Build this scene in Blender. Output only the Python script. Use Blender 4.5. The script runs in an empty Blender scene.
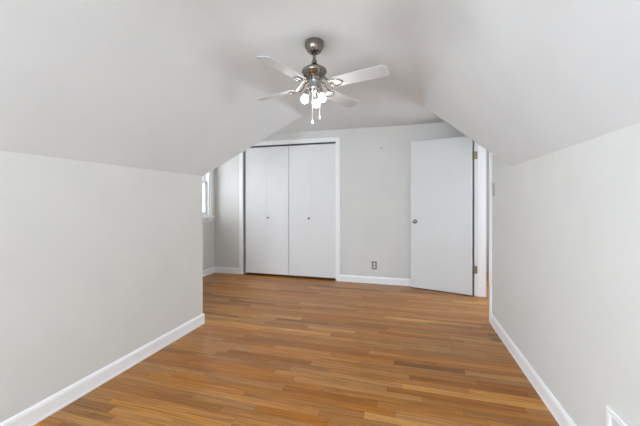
import bpy, bmesh, math, random
from mathutils import Vector, Matrix

SC = bpy.context.scene
COL = SC.collection
PI = math.pi
random.seed(7)

# ------------------------------------------------------------------ camera
cam_data = bpy.data.cameras.new('camera')
cam_data.sensor_width = 36.0
cam_data.lens = 311.7 / 640 * 36
cam_data.shift_y = -10.8 / 640
cam_data.clip_start = 0.05
cam = bpy.data.objects.new('camera', cam_data)
COL.objects.link(cam)
cam.location = (0, 0, 1.19)
cam.rotation_euler = (PI / 2, 0, math.radians(15.71))
SC.camera = cam

# ------------------------------------------------------------------ world, lights, exposure
SC.view_settings.view_transform = 'Standard'
SC.view_settings.look = 'None'
SC.view_settings.gamma = 1
SC.view_settings.use_curve_mapping = False
SC.view_settings.exposure = 0.0

WORLD_STRENGTH = 18.2
world = bpy.data.worlds.new('overcast_sky')
SC.world = world
world.use_nodes = True
bg = world.node_tree.nodes['Background']
bg.inputs['Color'].default_value = (0.875, 0.96, 1.085, 1)
bg.inputs['Strength'].default_value = WORLD_STRENGTH


def portal(name, loc, rot, sx, sy):
    """daylight portal filling a window opening: guides the sky's own light in, emits nothing itself"""
    l = bpy.data.lights.new(name, 'AREA')
    l.shape = 'RECTANGLE'
    l.size, l.size_y = sx, sy
    l.cycles.is_portal = True
    o = bpy.data.objects.new(name, l)
    o.location, o.rotation_euler = loc, rot
    COL.objects.link(o)


# room measures (metres)
XL, XR = -1.935, 0.794          # knee walls
XD = -3.15                      # outer wall of the left dormer
YF, YB = 4.609, -1.75          # far wall, wall behind the camera
HC = 2.29                       # flat ceiling
HKL, HKR = 1.445, 1.472         # tops of the knee walls
PITCH = 1.35
YLE, YRE = 2.63, 2.797          # where the knee wall / the slopes stop
DY0, DY1, DH = 3.440, 4.345, 2.045   # doorway in the right wall
CX0, CX1, CH = -2.612, -1.048, 2.108   # closet opening in the far wall
WT = 0.16                       # wall thickness
W1 = (3.00, 4.47, 0.955, 2.08)  # dormer window opening y0,y1,z0,z1
W2 = (-1.75, -0.05, 0.40, 2.10) # unseen window behind the camera, added as a daylight source, x0,x1,z0,z1
W4 = (3.62, 5.00, 0.60, 1.95)    # hallway window, added out of the frame to brighten the far end, y0,y1,z0,z1
W3 = (-1.35, -0.05, 0.42, 1.27)  # low window added in the left knee wall to light the right side y0,y1,z0,z1, out of the frame

portal('daylight_portal', (XD - 0.17, (W1[0] + W1[1]) / 2, (W1[2] + W1[3]) / 2), (0, -PI / 2, 0), W1[3] - W1[2], W1[1] - W1[0])
portal('daylight_portal', ((W2[0] + W2[1]) / 2, YB - 0.17, (W2[2] + W2[3]) / 2), (PI / 2, 0, 0), W2[1] - W2[0], W2[3] - W2[2])
portal('daylight_portal', (2.3 + WT + 0.01, (W4[0] + W4[1]) / 2, (W4[2] + W4[3]) / 2), (0, PI / 2, 0), W4[3] - W4[2], W4[1] - W4[0])
portal('daylight_portal', (XL - WT - 0.01, (W3[0] + W3[1]) / 2, (W3[2] + W3[3]) / 2), (0, -PI / 2, 0), W3[3] - W3[2], W3[1] - W3[0])


# ------------------------------------------------------------------ materials
def nodes_of(name):
    m = bpy.data.materials.new(name)
    m.use_nodes = True
    nt = m.node_tree
    return m, nt, nt.nodes['Principled BSDF']


def paint(name, col, rough=0.55, bump=0.0, scale=60, var=0.02, spec=0.35):
    m, nt, p = nodes_of(name)
    N, L = nt.nodes, nt.links
    tc = N.new('ShaderNodeTexCoord')
    n = N.new('ShaderNodeTexNoise')
    n.inputs['Scale'].default_value = 3.0
    n.inputs['Detail'].default_value = 3
    L.new(tc.outputs['Object'], n.inputs['Vector'])
    r = N.new('ShaderNodeValToRGB')
    r.color_ramp.elements[0].position = 0.3
    r.color_ramp.elements[1].position = 0.7
    r.color_ramp.elements[0].color = tuple(c * (1 - var) for c in col) + (1,)
    r.color_ramp.elements[1].color = tuple(min(1, c * (1 + var)) for c in col) + (1,)
    L.new(n.outputs['Fac'], r.inputs['Fac'])
    L.new(r.outputs['Color'], p.inputs['Base Color'])
    p.inputs['Roughness'].default_value = rough
    p.inputs['Specular IOR Level'].default_value = spec
    if bump:
        n2 = N.new('ShaderNodeTexNoise')
        n2.inputs['Scale'].default_value = scale
        n2.inputs['Detail'].default_value = 4
        L.new(tc.outputs['Object'], n2.inputs['Vector'])
        b = N.new('ShaderNodeBump')
        b.inputs['Strength'].default_value = bump
        b.inputs['Distance'].default_value = 0.002
        L.new(n2.outputs['Fac'], b.inputs['Height'])
        L.new(b.outputs['Normal'], p.inputs['Normal'])
    return m


def metal(name, col, rough, aniso=False):
    m, nt, p = nodes_of(name)
    N, L = nt.nodes, nt.links
    p.inputs['Base Color'].default_value = col + (1,)
    p.inputs['Metallic'].default_value = 1.0
    tc = N.new('ShaderNodeTexCoord')
    n = N.new('ShaderNodeTexNoise')
    n.inputs['Scale'].default_value = 40
    L.new(tc.outputs['Object'], n.inputs['Vector'])
    mr = N.new('ShaderNodeMapRange')
    mr.inputs['To Min'].default_value = max(0.02, rough - 0.05)
    mr.inputs['To Max'].default_value = rough + 0.05
    L.new(n.outputs['Fac'], mr.inputs['Value'])
    L.new(mr.outputs['Result'], p.inputs['Roughness'])
    return m


def emitter(name, col, strength):
    m, nt, p = nodes_of(name)
    p.inputs['Base Color'].default_value = (0.9, 0.9, 0.88, 1)
    p.inputs['Emission Color'].default_value = col + (1,)
    p.inputs['Emission Strength'].default_value = strength
    return m


def pane_glass(name, tint=(0.95, 0.97, 0.97)):
    m, nt, p = nodes_of(name)
    N, L = nt.nodes, nt.links
    N.remove(p)
    t = N.new('ShaderNodeBsdfTransparent')
    t.inputs['Color'].default_value = tint + (1,)
    g = N.new('ShaderNodeBsdfGlossy')
    g.inputs['Roughness'].default_value = 0.02
    lw = N.new('ShaderNodeLayerWeight')
    pw = N.new('ShaderNodeMath')
    pw.operation = 'POWER'
    L.new(lw.outputs['Facing'], pw.inputs[0])
    pw.inputs[1].default_value = 4.0
    f = N.new('ShaderNodeMath')
    f.operation = 'MULTIPLY_ADD'
    L.new(pw.outputs[0], f.inputs[0])
    f.inputs[1].default_value = 0.8
    f.inputs[2].default_value = 0.04
    mx = N.new('ShaderNodeMixShader')
    L.new(f.outputs[0], mx.inputs['Fac'])
    L.new(t.outputs['BSDF'], mx.inputs[1])
    L.new(g.outputs['BSDF'], mx.inputs[2])
    L.new(mx.outputs['Shader'], N['Material Output'].inputs['Surface'])
    return m


def oak_floor(name):
    """narrow oak strips running along X, every strip of its own length, offset and tone"""
    m, nt, p = nodes_of(name)
    N, L = nt.nodes, nt.links

    def math_(op, a, b=None, c=None):
        n = N.new('ShaderNodeMath')
        n.operation = op
        for i, v in enumerate((a, b, c)):
            if v is None:
                continue
            if isinstance(v, (int, float)):
                n.inputs[i].default_value = v
            else:
                L.new(v, n.inputs[i])
        return n.outputs[0]

    def white(w, dims='1D', vec=None):
        n = N.new('ShaderNodeTexWhiteNoise')
        n.noise_dimensions = dims
        if dims == '1D':
            L.new(w, n.inputs['W'])
        else:
            L.new(vec, n.inputs['Vector'])
        return n.outputs['Value']

    tc = N.new('ShaderNodeTexCoord')
    sep = N.new('ShaderNodeSeparateXYZ')
    L.new(tc.outputs['Object'], sep.inputs[0])
    x, y = sep.outputs['X'], sep.outputs['Y']
    ry = math_('DIVIDE', y, 0.0572)
    row = math_('FLOOR', ry)
    fy = math_('FRACT', ry)
    rnd = white(row)
    rnd2 = white(math_('ADD', row, 91.7))
    length = math_('MULTIPLY_ADD', rnd2, 0.75, 0.38)
    rx = math_('DIVIDE', math_('MULTIPLY_ADD', rnd, 5.0, math_('ADD', x, 40)), length)
    idx = math_('FLOOR', rx)
    fx = math_('FRACT', rx)
    cv = N.new('ShaderNodeCombineXYZ')
    L.new(row, cv.inputs[0])
    L.new(idx, cv.inputs[1])
    tone = white(None, '2D', cv.outputs[0])
    cv2 = N.new('ShaderNodeCombineXYZ')
    L.new(idx, cv2.inputs[0])
    L.new(row, cv2.inputs[1])
    hue = white(None, '2D', cv2.outputs[0])
    ramp = N.new('ShaderNodeValToRGB')
    cr = ramp.color_ramp
    cr.elements[0].position, cr.elements[0].color = 0.0, (0.218, 0.077, 0.008, 1)
    cr.elements[1].position, cr.elements[1].color = 1.0, (0.552, 0.242, 0.040, 1)
    for pos, c in ((0.07, (0.314, 0.113, 0.014, 1)), (0.30, (0.370, 0.140, 0.018, 1)), (0.65, (0.413, 0.160, 0.021, 1)), (0.90, (0.469, 0.195, 0.029, 1))):
        e = cr.elements.new(pos)
        e.color = c
    L.new(tone, ramp.inputs['Fac'])
    # grain: noise stretched along the board, shifted per board
    gv = N.new('ShaderNodeCombineXYZ')
    L.new(math_('MULTIPLY_ADD', tone, 37.0, math_('MULTIPLY', x, 1.6)), gv.inputs[0])
    L.new(math_('MULTIPLY_ADD', hue, 51.0, math_('MULTIPLY', y, 55.0)), gv.inputs[1])
    L.new(math_('MULTIPLY', tone, 13.0), gv.inputs[2])
    g = N.new('ShaderNodeTexNoise')
    g.inputs['Scale'].default_value = 1.6
    g.inputs['Detail'].default_value = 5
    g.inputs['Roughness'].default_value = 0.6
    L.new(gv.outputs[0], g.inputs['Vector'])
    gr = N.new('ShaderNodeMapRange')
    gr.inputs['From Min'].default_value = 0.28
    gr.inputs['From Max'].default_value = 0.72
    gr.inputs['To Min'].default_value = 0.60
    gr.inputs['To Max'].default_value = 1.32
    L.new(g.outputs['Fac'], gr.inputs['Value'])
    pv = N.new('ShaderNodeCombineXYZ')
    L.new(math_('MULTIPLY_ADD', hue, 23.0, math_('MULTIPLY', x, 4.5)), pv.inputs[0])
    L.new(math_('MULTIPLY_ADD', tone, 71.0, math_('MULTIPLY', y, 160.0)), pv.inputs[1])
    pn = N.new('ShaderNodeTexNoise')
    pn.inputs['Scale'].default_value = 1.0
    pn.inputs['Detail'].default_value = 3
    L.new(pv.outputs[0], pn.inputs['Vector'])
    pr = N.new('ShaderNodeMapRange')
    pr.inputs['From Min'].default_value = 0.30
    pr.inputs['From Max'].default_value = 0.48
    pr.inputs['To Min'].default_value = 0.72
    pr.inputs['To Max'].default_value = 1.04
    L.new(pn.outputs['Fac'], pr.inputs['Value'])
    # seams between strips and at butt joints
    ey = math_('MINIMUM', fy, math_('SUBTRACT', 1.0, fy))
    ex = math_('MULTIPLY', math_('MINIMUM', fx, math_('SUBTRACT', 1.0, fx)), length)
    sy = math_('GREATER_THAN', ey, 0.016)
    sx = math_('GREATER_THAN', ex, 0.0011)
    seam = math_('MULTIPLY', sx, sy)
    seamf = math_('MULTIPLY_ADD', seam, 0.52, 0.48)
    fac = math_('MULTIPLY', math_('MULTIPLY', gr.outputs['Result'], pr.outputs['Result']), seamf)
    hs = N.new('ShaderNodeHueSaturation')
    L.new(math_('MULTIPLY_ADD', hue, 0.009, 0.4965), hs.inputs['Hue'])
    L.new(math_('MULTIPLY_ADD', hue, -0.12, 1.03), hs.inputs['Saturation'])
    L.new(fac, hs.inputs['Value'])
    L.new(ramp.outputs['Color'], hs.inputs['Color'])
    L.new(hs.outputs['Color'], p.inputs['Base Color'])
    rr = N.new('ShaderNodeMapRange')
    rr.inputs['To Min'].default_value = 0.26
    rr.inputs['To Max'].default_value = 0.38
    L.new(g.outputs['Fac'], rr.inputs['Value'])
    L.new(rr.outputs['Result'], p.inputs['Roughness'])
    p.inputs['Specular IOR Level'].default_value = 0.32
    b = N.new('ShaderNodeBump')
    b.inputs['Strength'].default_value = 0.25
    b.inputs['Distance'].default_value = 0.001
    L.new(math_('MULTIPLY_ADD', seam, 1.0, math_('MULTIPLY', g.outputs['Fac'], 0.25)), b.inputs['Height'])
    L.new(b.outputs['Normal'], p.inputs['Normal'])
    return m


M_WALL = paint('greige_wall_paint', (0.705, 0.708, 0.680), 0.6, 0.12)
M_CEIL = paint('white_ceiling_paint', (0.705, 0.732, 0.738), 0.7, 0.10)
M_TRIM = paint('white_trim_paint', (0.91, 0.915, 0.92), 0.30, 0.03, 30, 0.01)
M_DOOR = paint('white_door_paint', (0.74, 0.755, 0.75), 0.35, 0.03, 30, 0.01)
M_CLOSET = paint('white_closet_paint', (0.80, 0.80, 0.795), 0.4, 0.03, 30, 0.01)
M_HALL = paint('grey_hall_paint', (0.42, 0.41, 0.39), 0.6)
M_FLOOR = oak_floor('oak_strip_floor')
M_DARK = paint('closet_interior', (0.10, 0.095, 0.09), 0.8)
M_TRACK = metal('dark_track_metal', (0.10, 0.10, 0.10), 0.5)
M_NICKEL = metal('brushed_nickel', (0.30, 0.275, 0.245), 0.24)
M_CHROME = metal('polished_nickel', (0.48, 0.47, 0.455), 0.14)
M_BRASS = metal('aged_brass', (0.36, 0.31, 0.20), 0.38)
M_STEEL = metal('steel_plate', (0.20, 0.195, 0.185), 0.42)
M_SWITCH = metal('satin_plate', (0.48, 0.47, 0.46), 0.45)
M_BLADE = paint('white_blade_laminate', (0.56, 0.575, 0.59), 0.35, 0.02, 30, 0.01)
M_PLATE = paint('light_plastic', (0.72, 0.71, 0.68), 0.4)
M_GREYP = paint('grey_plastic', (0.40, 0.40, 0.39), 0.45)
M_SLOT = paint('dark_slot', (0.03, 0.03, 0.03), 0.6)
M_BULB = emitter('lit_bulb', (1.0, 0.99, 0.97), 78.0)
M_CHAIN = paint('white_pull_bob', (0.85, 0.85, 0.84), 0.4)
M_GLASS = pane_glass('window_glass')
M_GLASS_DIMMED = pane_glass('dimmed_glass', (0.56, 0.55, 0.535))  # tint weakens the daylight through the dormer window
M_GLASS_HALL = pane_glass('hall_glass', (0.88, 0.86, 0.84))  # tint trims and warms daylight from the added hallway window


# ------------------------------------------------------------------ mesh helpers
def new():
    return bmesh.new()


def box(bm, x0, x1, y0, y1, z0, z1, bev=0.0, seg=1, mtx=None):
    r = bmesh.ops.create_cube(bm, size=1.0)
    vs = r['verts']
    for v in vs:
        v.co = Vector((x0 + (v.co.x + .5) * (x1 - x0), y0 + (v.co.y + .5) * (y1 - y0), z0 + (v.co.z + .5) * (z1 - z0)))
    if mtx:
        for v in vs:
            v.co = mtx @ v.co
    if bev > 0:
        es = list({e for v in vs for e in v.link_edges})
        bmesh.ops.bevel(bm, geom=es, offset=bev, segments=seg, affect='EDGES', profile=0.5)
    return bm


def lathe(bm, prof, n=32, mtx=None):
    """prof: list of (r, z); closed at ends where r == 0"""
    rings = []
    for r, z in prof:
        if r < 1e-6:
            v = bm.verts.new((0, 0, z))
            rings.append([v])
        else:
            rings.append([bm.verts.new((r * math.cos(2 * PI * i / n), r * math.sin(2 * PI * i / n), z)) for i in range(n)])
    for a, b in zip(rings, rings[1:]):
        for i in range(n):
            j = (i + 1) % n
            if len(a) == 1 and len(b) == 1:
                continue
            if len(a) == 1:
                bm.faces.new((a[0], b[i], b[j]))
            elif len(b) == 1:
                bm.faces.new((a[i], a[j], b[0]))
            else:
                bm.faces.new((a[i], a[j], b[j], b[i]))
    if mtx:
        for ring in rings:
            for v in ring:
                v.co = mtx @ v.co
    bmesh.ops.recalc_face_normals(bm, faces=bm.faces)
    return bm


def tube(bm, pts, r, n=10):
    pts = [Vector(q) for q in pts]
    rings = []
    for i, q in enumerate(pts):
        d = (pts[min(i + 1, len(pts) - 1)] - pts[max(i - 1, 0)]).normalized()
        a = d.cross(Vector((0, 0, 1)))
        if a.length < 1e-3:
            a = d.cross(Vector((1, 0, 0)))
        a.normalize()
        b = d.cross(a)
        rr = r[i] if isinstance(r, (list, tuple)) else r
        rings.append([bm.verts.new(q + (a * math.cos(2 * PI * k / n) + b * math.sin(2 * PI * k / n)) * rr) for k in range(n)])
    for A, B in zip(rings, rings[1:]):
        for k in range(n):
            bm.faces.new((A[k], A[(k + 1) % n], B[(k + 1) % n], B[k]))
    bm.faces.new(rings[0][::-1])
    bm.faces.new(rings[-1])
    bmesh.ops.recalc_face_normals(bm, faces=bm.faces)
    return bm


def prism(bm, poly, axis, a0, a1):
    """extrude a 2-D polygon along an axis; poly coordinates are the two other axes in order"""
    def P(u, v, w):
        return {'x': (w, u, v), 'y': (u, w, v), 'z': (u, v, w)}[axis]
    A = [bm.verts.new(P(u, v, a0)) for u, v in poly]
    B = [bm.verts.new(P(u, v, a1)) for u, v in poly]
    n = len(poly)
    bm.faces.new(A)
    bm.faces.new(B[::-1])
    for i in range(n):
        bm.faces.new((A[i], B[i], B[(i + 1) % n], A[(i + 1) % n]))
    bmesh.ops.recalc_face_normals(bm, faces=bm.faces)
    return bm


def obj(name, bm, mat, parent=None, smooth=False):
    me = bpy.data.meshes.new(name)
    bmesh.ops.recalc_face_normals(bm, faces=bm.faces)
    bm.to_mesh(me)
    bm.free()
    me.materials.append(mat)
    o = bpy.data.objects.new(name, me)
    COL.objects.link(o)
    if parent:
        o.parent = parent
    if smooth:
        for p in me.polygons:
            p.use_smooth = True
        try:
            me.set_sharp_from_angle(angle=math.radians(40))
        except Exception:
            pass
    return o


def struct(name, bm, mat, label=None, cat=None, smooth=False):
    o = obj(name, bm, mat, None, smooth)
    o['kind'] = 'structure'
    if label:
        o['label'] = label
        o['category'] = cat
    return o


def empty(name, label, cat, loc=(0, 0, 0), rot=(0, 0, 0), kind=None, group=None):
    o = bpy.data.objects.new(name, None)
    o.empty_display_size = 0.1
    COL.objects.link(o)
    o.location, o.rotation_euler = loc, rot
    o['label'], o['category'] = label, cat
    if kind:
        o['kind'] = kind
    if group:
        o['group'] = group
    return o


# ------------------------------------------------------------------ the setting
bm = new(); box(bm, XD - 0.3, 3.2, YB - 0.3, 6.2, -0.12, 0.0)
struct('floor', bm, M_FLOOR, 'oak strip floor of narrow honey brown boards', 'floor')

bm = new(); box(bm, XD - 0.3, XR + WT, YB - 0.3, YF + 0.9, HC, HC + 0.14)
struct('ceiling', bm, M_CEIL, 'flat white ceiling carrying the fan', 'ceiling')


def slope_mesh(side):
    """solid wedge between the roof slope and the flat ceiling; the upper break is rounded in plaster,
    the far end is cut on a diagonal where the cross dormer opens"""
    top = HC + 0.0008
    if side == 'left':
        x0, h0, s, ya, yb = XL, HKL, 1, YLE, 3.78
    else:
        x0, h0, s, ya, yb = XR, HKR, -1, YRE, 3.80
    xb = x0 + s * (top - h0) / PITCH
    th = math.atan(PITCH)
    slope_y = (yb - ya) / abs((HC - h0) / PITCH)

    def profile(R):
        t = R * math.tan(th / 2)
        prof = [(x0, h0)]
        xt, zt = xb - s * t * math.cos(th), top - t * math.sin(th)
        for k in range(1, 7):
            f = k / 7
            prof.append((x0 + (xt - x0) * f, h0 + (zt - h0) * f))
        cx, cz = xb + s * t, top - R
        for k in range(0, 17):
            a = th * (1 - k / 16)
            prof.append((cx - s * R * math.sin(a), cz + R * math.cos(a)))
        return prof

    # the plaster radius is generous in the room and tightens towards the cut end
    n = 24
    bm = new()
    stations = []
    for k in range(n + 1):
        f = k / n
        g = min(1.0, max(0.0, (f - 0.55) / 0.45))
        R = 0.42 + (0.06 - 0.42) * (g * g * (3 - 2 * g))
        stations.append([bm.verts.new((x, YB + (ya + slope_y * abs(x - x0) - YB) * f, z)) for x, z in profile(R)])
    for A, B in zip(stations, stations[1:]):
        for i in range(len(A) - 1):
            bm.faces.new((A[i], A[i + 1], B[i + 1], B[i]))
    # caps and hidden back of the wedge
    tops = []
    for st in (stations[0], stations[-1]):
        tv = [bm.verts.new((v.co.x, v.co.y, HC + 0.03)) for v in st]
        for i in range(len(st) - 1):
            bm.faces.new((st[i], st[i + 1], tv[i + 1], tv[i]))
        tops.append(tv)
    for i in range(len(tops[0]) - 1):
        bm.faces.new((tops[0][i], tops[0][i + 1], tops[1][i + 1], tops[1][i]))
    for c in (0, -1):
        bm.faces.new([st[c] for st in stations] + [tops[1][c], tops[0][c]])
    return bm


struct('sloped_ceiling', slope_mesh('left'), M_CEIL, 'white plaster ceiling slope above the left knee wall', 'ceiling', smooth=True)
struct('sloped_ceiling', slope_mesh('right'), M_CEIL, 'white plaster ceiling slope above the right knee wall beside the open door', 'ceiling', smooth=True)

# left knee wall with the return wall of the dormer
bm = new()
y0, y1, z0, z1 = W3
prism(bm, [(XL, y1), (XL, YLE), (XD - WT, YLE), (XD - WT, YLE - 0.12), (XL - WT, YLE - 0.12), (XL - WT, y1)], 'z', 0, HC)
box(bm, XL - WT, XL, YB, y0, 0, HC)
box(bm, XL - WT, XL, y0, y1, 0, z0)
box(bm, XL - WT, XL, y0, y1, z1, HC)
struct('wall_left', bm, M_WALL, 'greige knee wall on the left', 'wall')

# outer wall of the dormer with the window opening
y0, y1, z0, z1 = W1
bm = new()
box(bm, XD - WT, XD, YLE, y0, 0, HC)
box(bm, XD - WT, XD, y1, YF, 0, HC)
box(bm, XD - WT, XD, y0, y1, 0, z0)
box(bm, XD - WT, XD, y0, y1, z1, HC)
struct('wall_dormer', bm, M_WALL, 'greige dormer wall holding the window', 'wall')

# far wall with the closet opening
bm = new()
box(bm, XD - WT, CX0, YF, YF + 0.12, 0, HC)
box(bm, CX1, XR + WT, YF, YF + 0.12, 0, HC)
box(bm, CX0, CX1, YF, YF + 0.12, CH, HC)
struct('wall_far', bm, M_WALL, 'greige far wall around the closet', 'wall')
bm = new()     # closet interior
box(bm, CX0 - 0.1, CX0, YF + 0.12, YF + 0.72, 0, HC)
box(bm, CX1, CX1 + 0.1, YF + 0.12, YF + 0.72, 0, HC)
box(bm, CX0 - 0.1, CX1 + 0.1, YF + 0.72, YF + 0.82, 0, HC)
struct('wall_closet', bm, M_DARK, 'dark closet interior behind the bifold doors', 'wall')

# right wall with the doorway
bm = new()
box(bm, XR, XR + WT, YB, DY0, 0, HC)
box(bm, XR + 0.022, XR + WT, DY1, YF, 0, HC)
box(bm, XR, XR + WT, DY0, DY1, DH, HC)
struct('wall_right', bm, M_WALL, 'greige right wall with the doorway', 'wall')

# wall behind the camera with the opening for the added window
x0, x1, z0, z1 = W2
bm = new()
box(bm, XL - WT, x0, YB - WT, YB, 0, HC)
box(bm, x1, XR + WT, YB - WT, YB, 0, HC)
box(bm, x0, x1, YB - WT, YB, 0, z0)
box(bm, x0, x1, YB - WT, YB, z1, HC)
struct('wall_back', bm, M_WALL, 'greige gable wall with the added wide window', 'wall')

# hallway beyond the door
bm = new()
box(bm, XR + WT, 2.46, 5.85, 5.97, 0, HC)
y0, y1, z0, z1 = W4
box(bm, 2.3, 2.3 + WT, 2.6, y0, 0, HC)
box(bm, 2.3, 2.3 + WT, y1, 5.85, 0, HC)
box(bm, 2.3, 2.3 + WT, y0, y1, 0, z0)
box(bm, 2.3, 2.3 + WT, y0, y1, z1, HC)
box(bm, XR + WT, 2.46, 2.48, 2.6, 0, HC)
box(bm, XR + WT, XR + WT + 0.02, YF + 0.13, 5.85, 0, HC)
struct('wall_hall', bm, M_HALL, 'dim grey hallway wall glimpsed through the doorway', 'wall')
bm = new(); box(bm, XR + WT, 2.46, 2.48, 5.97, HC, HC + 0.12)
struct('ceiling_hall', bm, M_CEIL, 'hallway ceiling beyond the doorway', 'ceiling')


# baseboards: profile = (distance from wall, height)
BB = [(0, 0), (0.016, 0), (0.016, 0.012), (0.013, 0.016), (0.013, 0.078), (0.010, 0.090), (0.005, 0.0985), (0, 0.0985)]


def baseboard(bm, p0, p1, nrm):
    """run from p0 to p1 along the wall, nrm = inward direction"""
    A = [bm.verts.new((p0[0] + nrm[0] * d, p0[1] + nrm[1] * d, h + .0005)) for d, h in BB]
    B = [bm.verts.new((p1[0] + nrm[0] * d, p1[1] + nrm[1] * d, h + .0005)) for d, h in BB]
    n = len(BB)
    for i in range(n):
        bm.faces.new((A[i], B[i], B[(i + 1) % n], A[(i + 1) % n]))
    bm.faces.new(A)
    bm.faces.new(B[::-1])


bm = new()
baseboard(bm, (XL, YB), (XL, YLE + 0.014), (1, 0))
baseboard(bm, (XL + 0.014, YLE), (XD, YLE), (0, 1))
struct('baseboard_left', bm, M_TRIM, 'white baseboard along the left knee wall', 'baseboard')
bm = new()
baseboard(bm, (XD, YLE + 0.014), (XD, YF), (1, 0))
struct('baseboard_dormer', bm, M_TRIM, 'white baseboard under the dormer window', 'baseboard')
bm = new()
baseboard(bm, (XD + 0.01, YF), (CX0 - 0.066, YF), (0, -1))
baseboard(bm, (CX1 + 0.066, YF), (XR - 0.016, YF), (0, -1))
struct('baseboard_far', bm, M_TRIM, 'white baseboard along the far wall', 'baseboard')
bm = new()
baseboard(bm, (XR, YB), (XR, DY0 - 0.062), (-1, 0))
struct('baseboard_right', bm, M_TRIM, 'white baseboard along the right wall', 'baseboard')

# closet casing
bm = new()
CW = 0.066
box(bm, CX0 - CW, CX0, YF - 0.018, YF, 0.001, CH + CW, 0.004)
box(bm, CX1, CX1 + CW, YF - 0.018, YF, 0.001, CH + CW, 0.004)
box(bm, CX0 + .0005, CX1 - .0005, YF - 0.0175, YF, CH, CH + CW - .0005, 0.004)
struct('trim_1', bm, M_TRIM, 'white casing framing the closet', 'casing')
bm = new()
box(bm, CX0 + 0.02, CX1 - 0.002, YF + 0.010, YF + 0.05, CH - 0.022, CH - 0.0005)
struct('trim_2', bm, M_TRACK, 'dark track above the closet doors', 'track')

# door jamb and casing
bm = new()
J = 0.018
box(bm, XR + 0.020, XR + WT - 0.008, DY1 - J, DY1 - .0005, 0.001, DH - .001)
box(bm, XR - 0.002, XR + WT - 0.008, DY0 + .0005, DY0 + J, 0.001, DH - .001)
box(bm, XR + 0.0, XR + WT - 0.008, DY0 + J, DY1 - J, DH - J - .001, DH - .001)
box(bm, XR + 0.062, XR + 0.10, DY1 - J - 0.011, DY1 - J, 0.001, DH - J - .001, 0.002)     # stops
box(bm, XR + 0.062, XR + 0.10, DY0 + J, DY0 + J + 0.011, 0.001, DH - J - .001, 0.002)
struct('trim_3', bm, M_TRIM, 'white door jamb with stop', 'jamb')
bm = new()
box(bm, XR - 0.016, XR - .0005, DY0 - 0.060, DY0 + 0.006, 0.001, DH + 0.055, 0.004)
box(bm, XR - 0.0155, XR - .0005, DY0 + 0.006, DY1 - 0.001, DH - 0.006, DH + 0.0545, 0.004)
struct('trim_4', bm, M_TRIM, 'white casing around the doorway', 'casing')


# ------------------------------------------------------------------ windows
def window(name, wdt, z0, z1, loc, rot, label, n_units=1, glass=None):
    """double-hung sash units; local x along the wall, local -y into the room, y=0 the room face of the wall"""
    w = empty(name, label, 'window', loc, rot, kind='structure')
    bm = new()        # jamb liner
    t = 0.02
    box(bm, -wdt / 2, -wdt / 2 + t, 0.0, WT, z0, z1)
    box(bm, wdt / 2 - t, wdt / 2, 0.0, WT, z0, z1)
    box(bm, -wdt / 2 + t, wdt / 2 - t, 0.0, WT, z1 - t, z1)
    box(bm, -wdt / 2 + t, wdt / 2 - t, 0.0, WT, z0, z0 + t)
    uw = (wdt - 2 * t) / n_units
    for k in range(1, n_units):
        xm = -wdt / 2 + t + uw * k
        box(bm, xm - 0.03, xm + 0.03, 0.0, WT - .001, z0 + t, z1 - t)
    obj('frame', bm, M_TRIM, w)
    bm = new()        # casing
    c = 0.065
    box(bm, -wdt / 2 - c, -wdt / 2, -0.016, -.0005, z0, z1 + c, 0.004)
    box(bm, wdt / 2, wdt / 2 + c, -0.016, -.0005, z0, z1 + c, 0.004)
    box(bm, -wdt / 2, wdt / 2, -0.0155, -.0005, z1, z1 + c - .0005, 0.004)
    obj('casing', bm, M_TRIM, w)
    bm = new(); box(bm, -wdt / 2 - c - 0.02, wdt / 2 + c + 0.02, -0.05, -.0005, z0 - 0.024, z0 - .0005, 0.006, 2)
    obj('sill', bm, M_TRIM, w)
    bm = new(); box(bm, -wdt / 2 - c, wdt / 2 + c, -0.014, -.0005, z0 - 0.085, z0 - 0.0245, 0.004)
    obj('apron', bm, M_TRIM, w)
    for k in range(n_units):
        xa = -wdt / 2 + t + uw * k + (0.031 if k else 0.001)
        xb = -wdt / 2 + t + uw * (k + 1) - (0.031 if k < n_units - 1 else 0.001)
        zm = (z0 + z1) / 2
        for (ya, yb, za, zb) in ((0.045, 0.078, z0 + t + .001, zm + 0.018), (0.082, 0.115, zm - 0.018, z1 - t - .001)):
            s = 0.042
            bm = new()
            box(bm, xa, xa + s, ya, yb, za, zb, 0.003)
            box(bm, xb - s, xb, ya, yb, za, zb, 0.003)
            box(bm, xa + s, xb - s, ya, yb, zb - 0.036, zb, 0.003)
            box(bm, xa + s, xb - s, ya, yb, za, za + (0.055 if za < zm - 0.1 else 0.036), 0.003)
            sh = obj('sash', bm, M_TRIM, w)
            bm = new()
            box(bm, xa + s, xb - s, (ya + yb) / 2 - .002, (ya + yb) / 2 + .002, za + (0.055 if za < zm - 0.1 else 0.036), zb - 0.036)
            obj('pane', bm, glass or M_GLASS, sh)
    return w


window('window_1', W1[1] - W1[0], W1[2], W1[3], (XD, (W1[0] + W1[1]) / 2, 0), (0, 0, PI / 2), 'white double hung window in the left dormer wall', 2, M_GLASS_DIMMED)
window('added_window_2', W2[1] - W2[0], W2[2], W2[3], ((W2[0] + W2[1]) / 2, YB, 0), (0, 0, PI), 'added wide white double hung window in the gable wall', 2)

window('added_window_3', W3[1] - W3[0], W3[2], W3[3], (XL, (W3[0] + W3[1]) / 2, 0), (0, 0, PI / 2), 'added low wide white double hung window in the left knee wall', 2)

window('added_window_4', W4[1] - W4[0], W4[2], W4[3], (2.3, (W4[0] + W4[1]) / 2, 0), (0, 0, -PI / 2), 'added white double hung window in the hallway wall', 2, M_GLASS_HALL)

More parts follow.
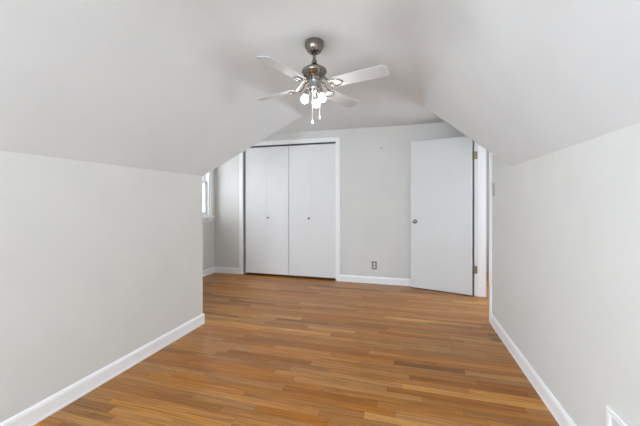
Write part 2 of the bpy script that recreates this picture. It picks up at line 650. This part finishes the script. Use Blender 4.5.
# ------------------------------------------------------------------ closet bifold doors
XM = -1.817        # meeting gap
KNOB = [(0, -0.040), (0.006, -0.040), (0.011, -0.037), (0.0135, -0.031), (0.0125, -0.025), (0.007, -0.019), (0.006, -0.008), (0.012, -0.004), (0.013, 0.0), (0, 0.0)]


def bifold(name, xa, xb, lead, knob_x, label):
    w = empty(name, label, 'closet door', ((xa + xb) / 2, YF + 0.016, 0), kind='structure')
    xm = (xa + xb) / 2
    for (p, q) in ((xa, xm - 0.0003), (xm + 0.0003, xb)):
        bm = new()
        box(bm, p - xm, q - xm, 0.0, 0.034, 0.032, CH - 0.026)
        obj('panel', bm, M_CLOSET, w)
    bm = new()
    lathe(bm, KNOB, 20, Matrix.Translation((knob_x - xm, 0, 0.940)) @ Matrix.Rotation(-PI / 2, 4, 'X'))
    k = obj('knob', bm, M_NICKEL, w, True)
    return w


# ------------------------------------------------------------------ hinged room door
def room_door():
    A = Vector((0.786, 4.310)); B = Vector((0.040, 4.523))
    L_ = (B - A).length
    ang = math.atan2(B.y - A.y, B.x - A.x)
    d = empty('door_3', 'plain white flush door standing open against the far wall', 'door', (A.x, A.y, 0), (0, 0, ang), kind='structure')
    # local x along the leaf from hinge to latch; seen face at y=0, the leaf's body at y<0 (towards the far wall)
    H_ = 2.030
    bm = new(); box(bm, 0, L_, -0.035, 0.0, 0.012, H_, 0.0015)
    leaf = obj('leaf', bm, M_DOOR, d)
    for side in (1, -1):
        bm = new()
        prof = [(0, 0.058), (0.014, 0.0575), (0.022, 0.053), (0.0255, 0.045), (0.024, 0.037), (0.016, 0.029), (0.010, 0.024), (0.010, 0.010), (0.028, 0.008), (0.031, 0.004), (0.031, 0.0), (0, 0)]
        M = Matrix.Translation((L_ - 0.062, 0.0 if side == 1 else -0.035, 0.925)) @ Matrix.Rotation(-PI / 2 if side == 1 else PI / 2, 4, 'X')
        lathe(bm, prof, 28, M)
        obj('knob', bm, M_NICKEL, d, True)
    bm = new(); box(bm, L_ - 0.001, L_ + 0.0015, -0.030, -0.005, 0.895, 0.955)
    obj('latch_plate', bm, M_BRASS, d)
    Minv = (Matrix.Translation((A.x, A.y, 0)) @ Matrix.Rotation(ang, 4, 'Z')).inverted()
    for zc in (1.785, 0.335):
        bm = new()
        # jamb leaf of the hinge in three knuckle bands with screw heads, and the leaf on the door edge
        for k in range(3):
            za = zc - 0.047 + k * 0.032
            box(bm, XR + 0.021, XR + 0.052, DY1 - J - 0.0030, DY1 - J - 0.0004, za, za + 0.029, 0.0008, 1, Minv)
            lathe(bm, [(0, 0), (0.004, 0), (0.004, -0.002), (0, -0.002)], 10, Minv @ Matrix.Translation((XR + 0.038, DY1 - J - 0.003, za + 0.014)) @ Matrix.Rotation(-PI / 2, 4, 'X'))
        for k in range(3):
            za = zc - 0.047 + k * 0.032
            lathe(bm, [(0, 0), (0.0075, 0), (0.0075, 0.030), (0, 0.030)], 14, Minv @ Matrix.Translation((XR + 0.0125, DY1 - J - 0.004, za)))
        obj('hinge', bm, M_BRASS, d, True)
    return d


bifold('door_1', CX0 + 0.032, XM - 0.004, 'right', -2.170, 'left white flush bifold closet door')
bifold('door_2', XM + 0.004, CX1 - 0.006, 'left', -1.478, 'right white flush bifold closet door')
room_door()


# ------------------------------------------------------------------ ceiling fan
def ceiling_fan():
    fx, fy = -0.617, 2.049
    f = empty('ceiling_fan', 'brushed nickel ceiling fan with four white blades and lit bulbs', 'ceiling fan', (fx, fy, HC))
    Z = lambda h: h - HC
    # canopy: cylinder with a tapering bowl below
    bm = new()
    lathe(bm, [(0, Z(2.2895)), (0.064, Z(2.2895)), (0.065, Z(2.288)), (0.066, Z(2.258)), (0.065, Z(2.254)), (0.062, Z(2.252)), (0.060, Z(2.246)), (0.047, Z(2.222)), (0.040, Z(2.216)), (0.024, Z(2.213)), (0, Z(2.213))], 48)
    can = obj('canopy', bm, M_NICKEL, f, True)
    bm = new()
    lathe(bm, [(0, Z(2.222)), (0.019, Z(2.219)), (0.022, Z(2.210)), (0.017, Z(2.204)), (0, Z(2.203))], 24)
    obj('hanger_ball', bm, M_SLOT, can, True)
    bm = new()
    lathe(bm, [(0, Z(2.215)), (0.0115, Z(2.215)), (0.0115, Z(2.155)), (0, Z(2.155))], 24)
    rod = obj('downrod', bm, M_NICKEL, f, True)
    bm = new()
    lathe(bm, [(0, Z(2.164)), (0.015, Z(2.164)), (0.018, Z(2.160)), (0.018, Z(2.143)), (0.024, Z(2.136)), (0, Z(2.136))], 24)
    obj('collar', bm, M_NICKEL, rod, True)
    # motor housing: sloping top, wide rim, vented underside
    bm = new()
    lathe(bm, [(0, Z(2.140)), (0.023, Z(2.140)), (0.028, Z(2.132)), (0.078, Z(2.101)), (0.084, Z(2.096)), (0.086, Z(2.090)), (0.086, Z(2.080)), (0.083, Z(2.076)), (0.074, Z(2.067)), (0.064, Z(2.052)), (0.058, Z(2.046)), (0, Z(2.046))], 48)
    mot = obj('motor_housing', bm, M_NICKEL, f, True)
    for k in range(10):
        a = 2 * PI * k / 10 + 0.2
        bm = new()
        Mx = Matrix.Rotation(a, 4, 'Z') @ Matrix.Translation((0.0685, 0, Z(2.0585))) @ Matrix.Rotation(math.radians(-27), 4, 'Y')
        box(bm, -0.0012, 0.0012, -0.013, 0.013, -0.006, 0.006, 0.001, 1, Mx)
        obj('vent_slot', bm, M_SLOT, mot)
    # rotor plate and switch housing of the light kit
    bm = new()
    lathe(bm, [(0, Z(2.046)), (0.050, Z(2.046)), (0.052, Z(2.040)), (0.052, Z(2.026)), (0.040, Z(2.020)), (0.038, Z(2.012)), (0.038, Z(1.985)), (0.041, Z(1.980)), (0.040, Z(1.968)), (0.034, Z(1.956)), (0.026, Z(1.945)), (0.013, Z(1.934)), (0.008, Z(1.924)), (0, Z(1.921))], 40)
    kit = obj('light_kit', bm, M_CHROME, f, True)
    # three arms with sockets and bare lit bulbs
    for k, a in enumerate((math.radians(200 + 15.7), math.radians(320 + 15.7), math.radians(80 + 15.7))):
        M = Matrix.Rotation(a, 4, 'Z')
        bm = new()
        pts = [M @ Vector(q) for q in ((0.034, 0, Z(1.985)), (0.044, 0, Z(1.984)), (0.049, 0, Z(1.974)), (0.0505, 0, Z(1.946)))]
        tube(bm, pts, 0.008, 12)
        arm = obj('lamp_arm', bm, M_CHROME, f, True)
        T = M @ Matrix.Translation((0.050, 0, Z(1.948))) @ Matrix.Rotation(math.radians(180 - 17), 4, 'Y')
        bm = new()
        lathe(bm, [(0, -0.004), (0.012, -0.004), (0.018, 0.002), (0.021, 0.010), (0.021, 0.030), (0.023, 0.034), (0.023, 0.038), (0.0, 0.036)], 28, T)
        obj('socket', bm, M_CHROME, arm, True)
        bm = new()
        lathe(bm, [(0, 0.0365), (0.013, 0.037), (0.014, 0.042), (0.019, 0.047), (0.0235, 0.055), (0.025, 0.064), (0.0235, 0.073), (0.018, 0.082), (0.010, 0.087), (0.0, 0.0885)], 28, T)
        obj('bulb', bm, M_BULB, arm, True)
    # blades: CW edge (seen from above) is the higher one
    th0 = math.radians(-17)
    for k in range(4):
        a = th0 + k * PI / 2 + math.radians((2, -5, 0, 0)[k])
        M = Matrix.Rotation(a, 4, 'Z') @ Matrix.Translation((0, 0, Z(1.985))) @ Matrix.Rotation(math.radians(-13), 4, 'X')
        r0, r1, wa, wb, t = 0.150, 0.522, 0.050, 0.058, 0.0055
        out = []
        def arc(cx, cy, r, a0, a1, n=7):
            for i in range(n):
                q = a0 + (a1 - a0) * i / (n - 1)
                out.append((cx + r * math.cos(q), cy + r * math.sin(q)))
        arc(r0 + 0.028, -wa + 0.028, 0.028, PI, 1.5 * PI)
        arc(r1 - 0.032, -wb + 0.032, 0.032, -PI / 2, 0)
        arc(r1 - 0.032, wb - 0.032, 0.032, 0, PI / 2)
        arc(r0 + 0.028, wa - 0.028, 0.028, PI / 2, PI)
        bm = new()
        prism(bm, out, 'z', -t / 2, t / 2)
        es = [e for e in bm.edges if abs(e.verts[0].co.z - e.verts[1].co.z) < 1e-6]
        bmesh.ops.bevel(bm, geom=es, offset=0.0012, segments=1, affect='EDGES')
        bmesh.ops.transform(bm, matrix=M, verts=bm.verts)
        bl = obj('blade', bm, M_BLADE, f)
        # blade iron: a forked flat arm from the rotor to the blade root
        bm = new()
        R2 = Matrix.Rotation(a, 4, 'Z')
        B2 = M
        for s in (-1, 1):
            pts = [R2 @ Vector((0.048, s * 0.010, Z(2.033))), R2 @ Vector((0.080, s * 0.014, Z(2.030))), R2 @ Vector((0.110, s * 0.020, Z(2.000))), B2 @ Vector((0.135, s * 0.030, -0.006)), B2 @ Vector((0.165, s * 0.034, -0.0065)), B2 @ Vector((0.195, s * 0.024, -0.0065)), B2 @ Vector((0.212, s * 0.004, -0.0065))]
            tube(bm, pts, [0.006, 0.006, 0.0055, 0.005, 0.0045, 0.004, 0.004], 8)
        for (sx, sy) in ((0.165, 0.034), (0.165, -0.034), (0.212, 0)):
            lathe(bm, [(0, -0.0125), (0.005, -0.0115), (0.0065, -0.009), (0.0065, -0.003), (0, -0.003)], 12, B2 @ Matrix.Translation((sx, sy, 0)))
        obj('blade_iron', bm, M_NICKEL, bl, True)
    # pull chains of small beads with their bobs
    for (px, py, ht, hb, curl) in ((-0.002, -0.036, 1.972, 1.742, False), (0.040, -0.006, 1.972, 1.776, True)):
        bm = new()
        n = int((ht - hb) / 0.0062)
        for i in range(n):
            z = Z(ht - 0.0062 * i)
            bmesh.ops.create_icosphere(bm, subdivisions=1, radius=0.0022, matrix=Matrix.Translation((px, py, z)))
        tube(bm, [(px, py, Z(ht)), (px, py, Z(hb))], 0.0009, 6)
        ch = obj('pull_chain', bm, M_CHAIN, f, True)
        bm = new()
        if curl:
            lathe(bm, [(0, Z(hb + .004)), (0.004, Z(hb + .002)), (0.006, Z(hb - .010)), (0.007, Z(hb - .018)), (0.004, Z(hb - .024)), (0, Z(hb - .025))], 16, Matrix.Translation((px, py, 0)))
        else:
            lathe(bm, [(0, Z(hb + .004)), (0.004, Z(hb + .002)), (0.009, Z(hb - .012)), (0.0115, Z(hb - .020)), (0.008, Z(hb - .026)), (0, Z(hb - .027))], 16, Matrix.Translation((px, py, 0)))
        obj('bob', bm, M_CHAIN, ch, True)
    return f


ceiling_fan()


# ------------------------------------------------------------------ small fittings
def outlet():
    o = empty('wall_outlet', 'steel outlet plate low on the far wall near the open door', 'outlet', (-0.470, YF, 0.265))
    bm = new(); box(bm, -0.037, 0.037, -0.005, -.0003, -0.058, 0.058, 0.002, 2)
    obj('plate', bm, M_STEEL, o)
    for s in (1, -1):
        bm = new()
        out = []
        for i in range(24):
            a = 2 * PI * i / 24
            out.append((0.017 * math.cos(a), s * 0.0215 + max(-0.0135, min(0.0135, 0.017 * math.sin(a)))))
        prism(bm, out, 'y', -0.0072, -0.0049)
        r = obj('receptacle', bm, M_PLATE, o)
        for sx in (-0.006, 0.006):
            bm = new(); box(bm, sx - 0.001, sx + 0.001, -0.0076, -0.0071, s * 0.0215 - 0.002, s * 0.0215 + 0.007)
            obj('slot', bm, M_SLOT, r)
    bm = new(); lathe(bm, [(0, -0.0066), (0.003, -0.006), (0.0035, -0.0048), (0, -0.0048)], 12, Matrix.Rotation(-PI / 2, 4, 'X') @ Matrix.Scale(-1, 4, (0, 0, 1)))
    obj('screw', bm, M_STEEL, o)


def light_switch():
    o = empty('light_switch', 'grey light switch plate on the right wall beside the doorway', 'light switch', (XR, 3.320, 1.312), (0, 0, -PI / 2))
    # local -y faces the room
    bm = new(); box(bm, -0.036, 0.036, -0.006, -.0003, -0.060, 0.060, 0.002, 2)
    obj('plate', bm, M_SWITCH, o)
    bm = new(); box(bm, -0.005, 0.005, -0.017, -0.0055, -0.011, 0.003, 0.002)
    obj('toggle', bm, M_PLATE, o)
    for s in (1, -1):
        bm = new(); lathe(bm, [(0, 0.0076), (0.003, 0.007), (0.0035, 0.0055), (0, 0.0055)], 12, Matrix.Translation((0, 0, s * 0.030)) @ Matrix.Rotation(PI / 2, 4, 'X'))
        obj('screw', bm, M_SWITCH, o)


def register():
    # y 1.55 (far end) to 1.19, z 0.10 .. 0.36 on the right wall
    ya, yb, za, zb = 1.19, 1.550, 0.115, 0.358
    o = empty('wall_vent', 'white louvered wall vent low on the right wall', 'wall vent', (XR, (ya + yb) / 2, (za + zb) / 2), (0, 0, -PI / 2))
    w, h = (yb - ya) / 2, (zb - za) / 2
    bm = new()
    t = 0.026
    box(bm, -w, w, -0.012, -.0003, h - t, h, 0.003)
    box(bm, -w, w, -0.012, -.0003, -h, -h + t, 0.003)
    box(bm, -w, -w + t, -0.0118, -.0003, -h + t - .002, h - t + .002, 0.003)
    box(bm, w - t, w, -0.0118, -.0003, -h + t - .002, h - t + .002, 0.003)
    obj('frame', bm, M_TRIM, o)
    bm = new(); box(bm, -w + t - .002, w - t + .002, -0.002, -.0004, -h + t - .002, h - t + .002)
    obj('backing', bm, M_GREYP, o)
    n = 26
    bm = new()
    for k in range(n):
        x = -w + t + (2 * w - 2 * t) * (k + .5) / n
        Mx = Matrix.Translation((x, -0.006, 0)) @ Matrix.Rotation(math.radians(35), 4, 'Z')
        box(bm, -0.001, 0.001, -0.0045, 0.0035, -h + t - .001, h - t + .001, 0, 1, Mx)
    obj('louver_bank', bm, M_TRIM, o)
    bm = new(); box(bm, w - t + 0.006, w - t + 0.014, -0.022, -0.0115, -0.03, -0.005, 0.002)
    obj('damper_lever', bm, M_TRIM, o)


def wall_hook():
    o = empty('wall_hook', 'tiny grey hook on the far wall between closet and open door', 'hook', (-0.366, YF, 1.975))
    bm = new(); lathe(bm, [(0, 0.004), (0.010, 0.0035), (0.0115, 0.002), (0.0115, 0.0003), (0, 0.0003)], 20, Matrix.Rotation(PI / 2, 4, 'X'))
    obj('rosette', bm, M_GREYP, o, True)
    bm = new(); tube(bm, [(0, -0.003, 0.002), (0, -0.014, 0.000), (0, -0.019, -0.006), (0, -0.020, 0.004), (0, -0.019, 0.008)], 0.0025, 10)
    obj('peg', bm, M_GREYP, o, True)


outlet()
light_switch()
register()
wall_hook()
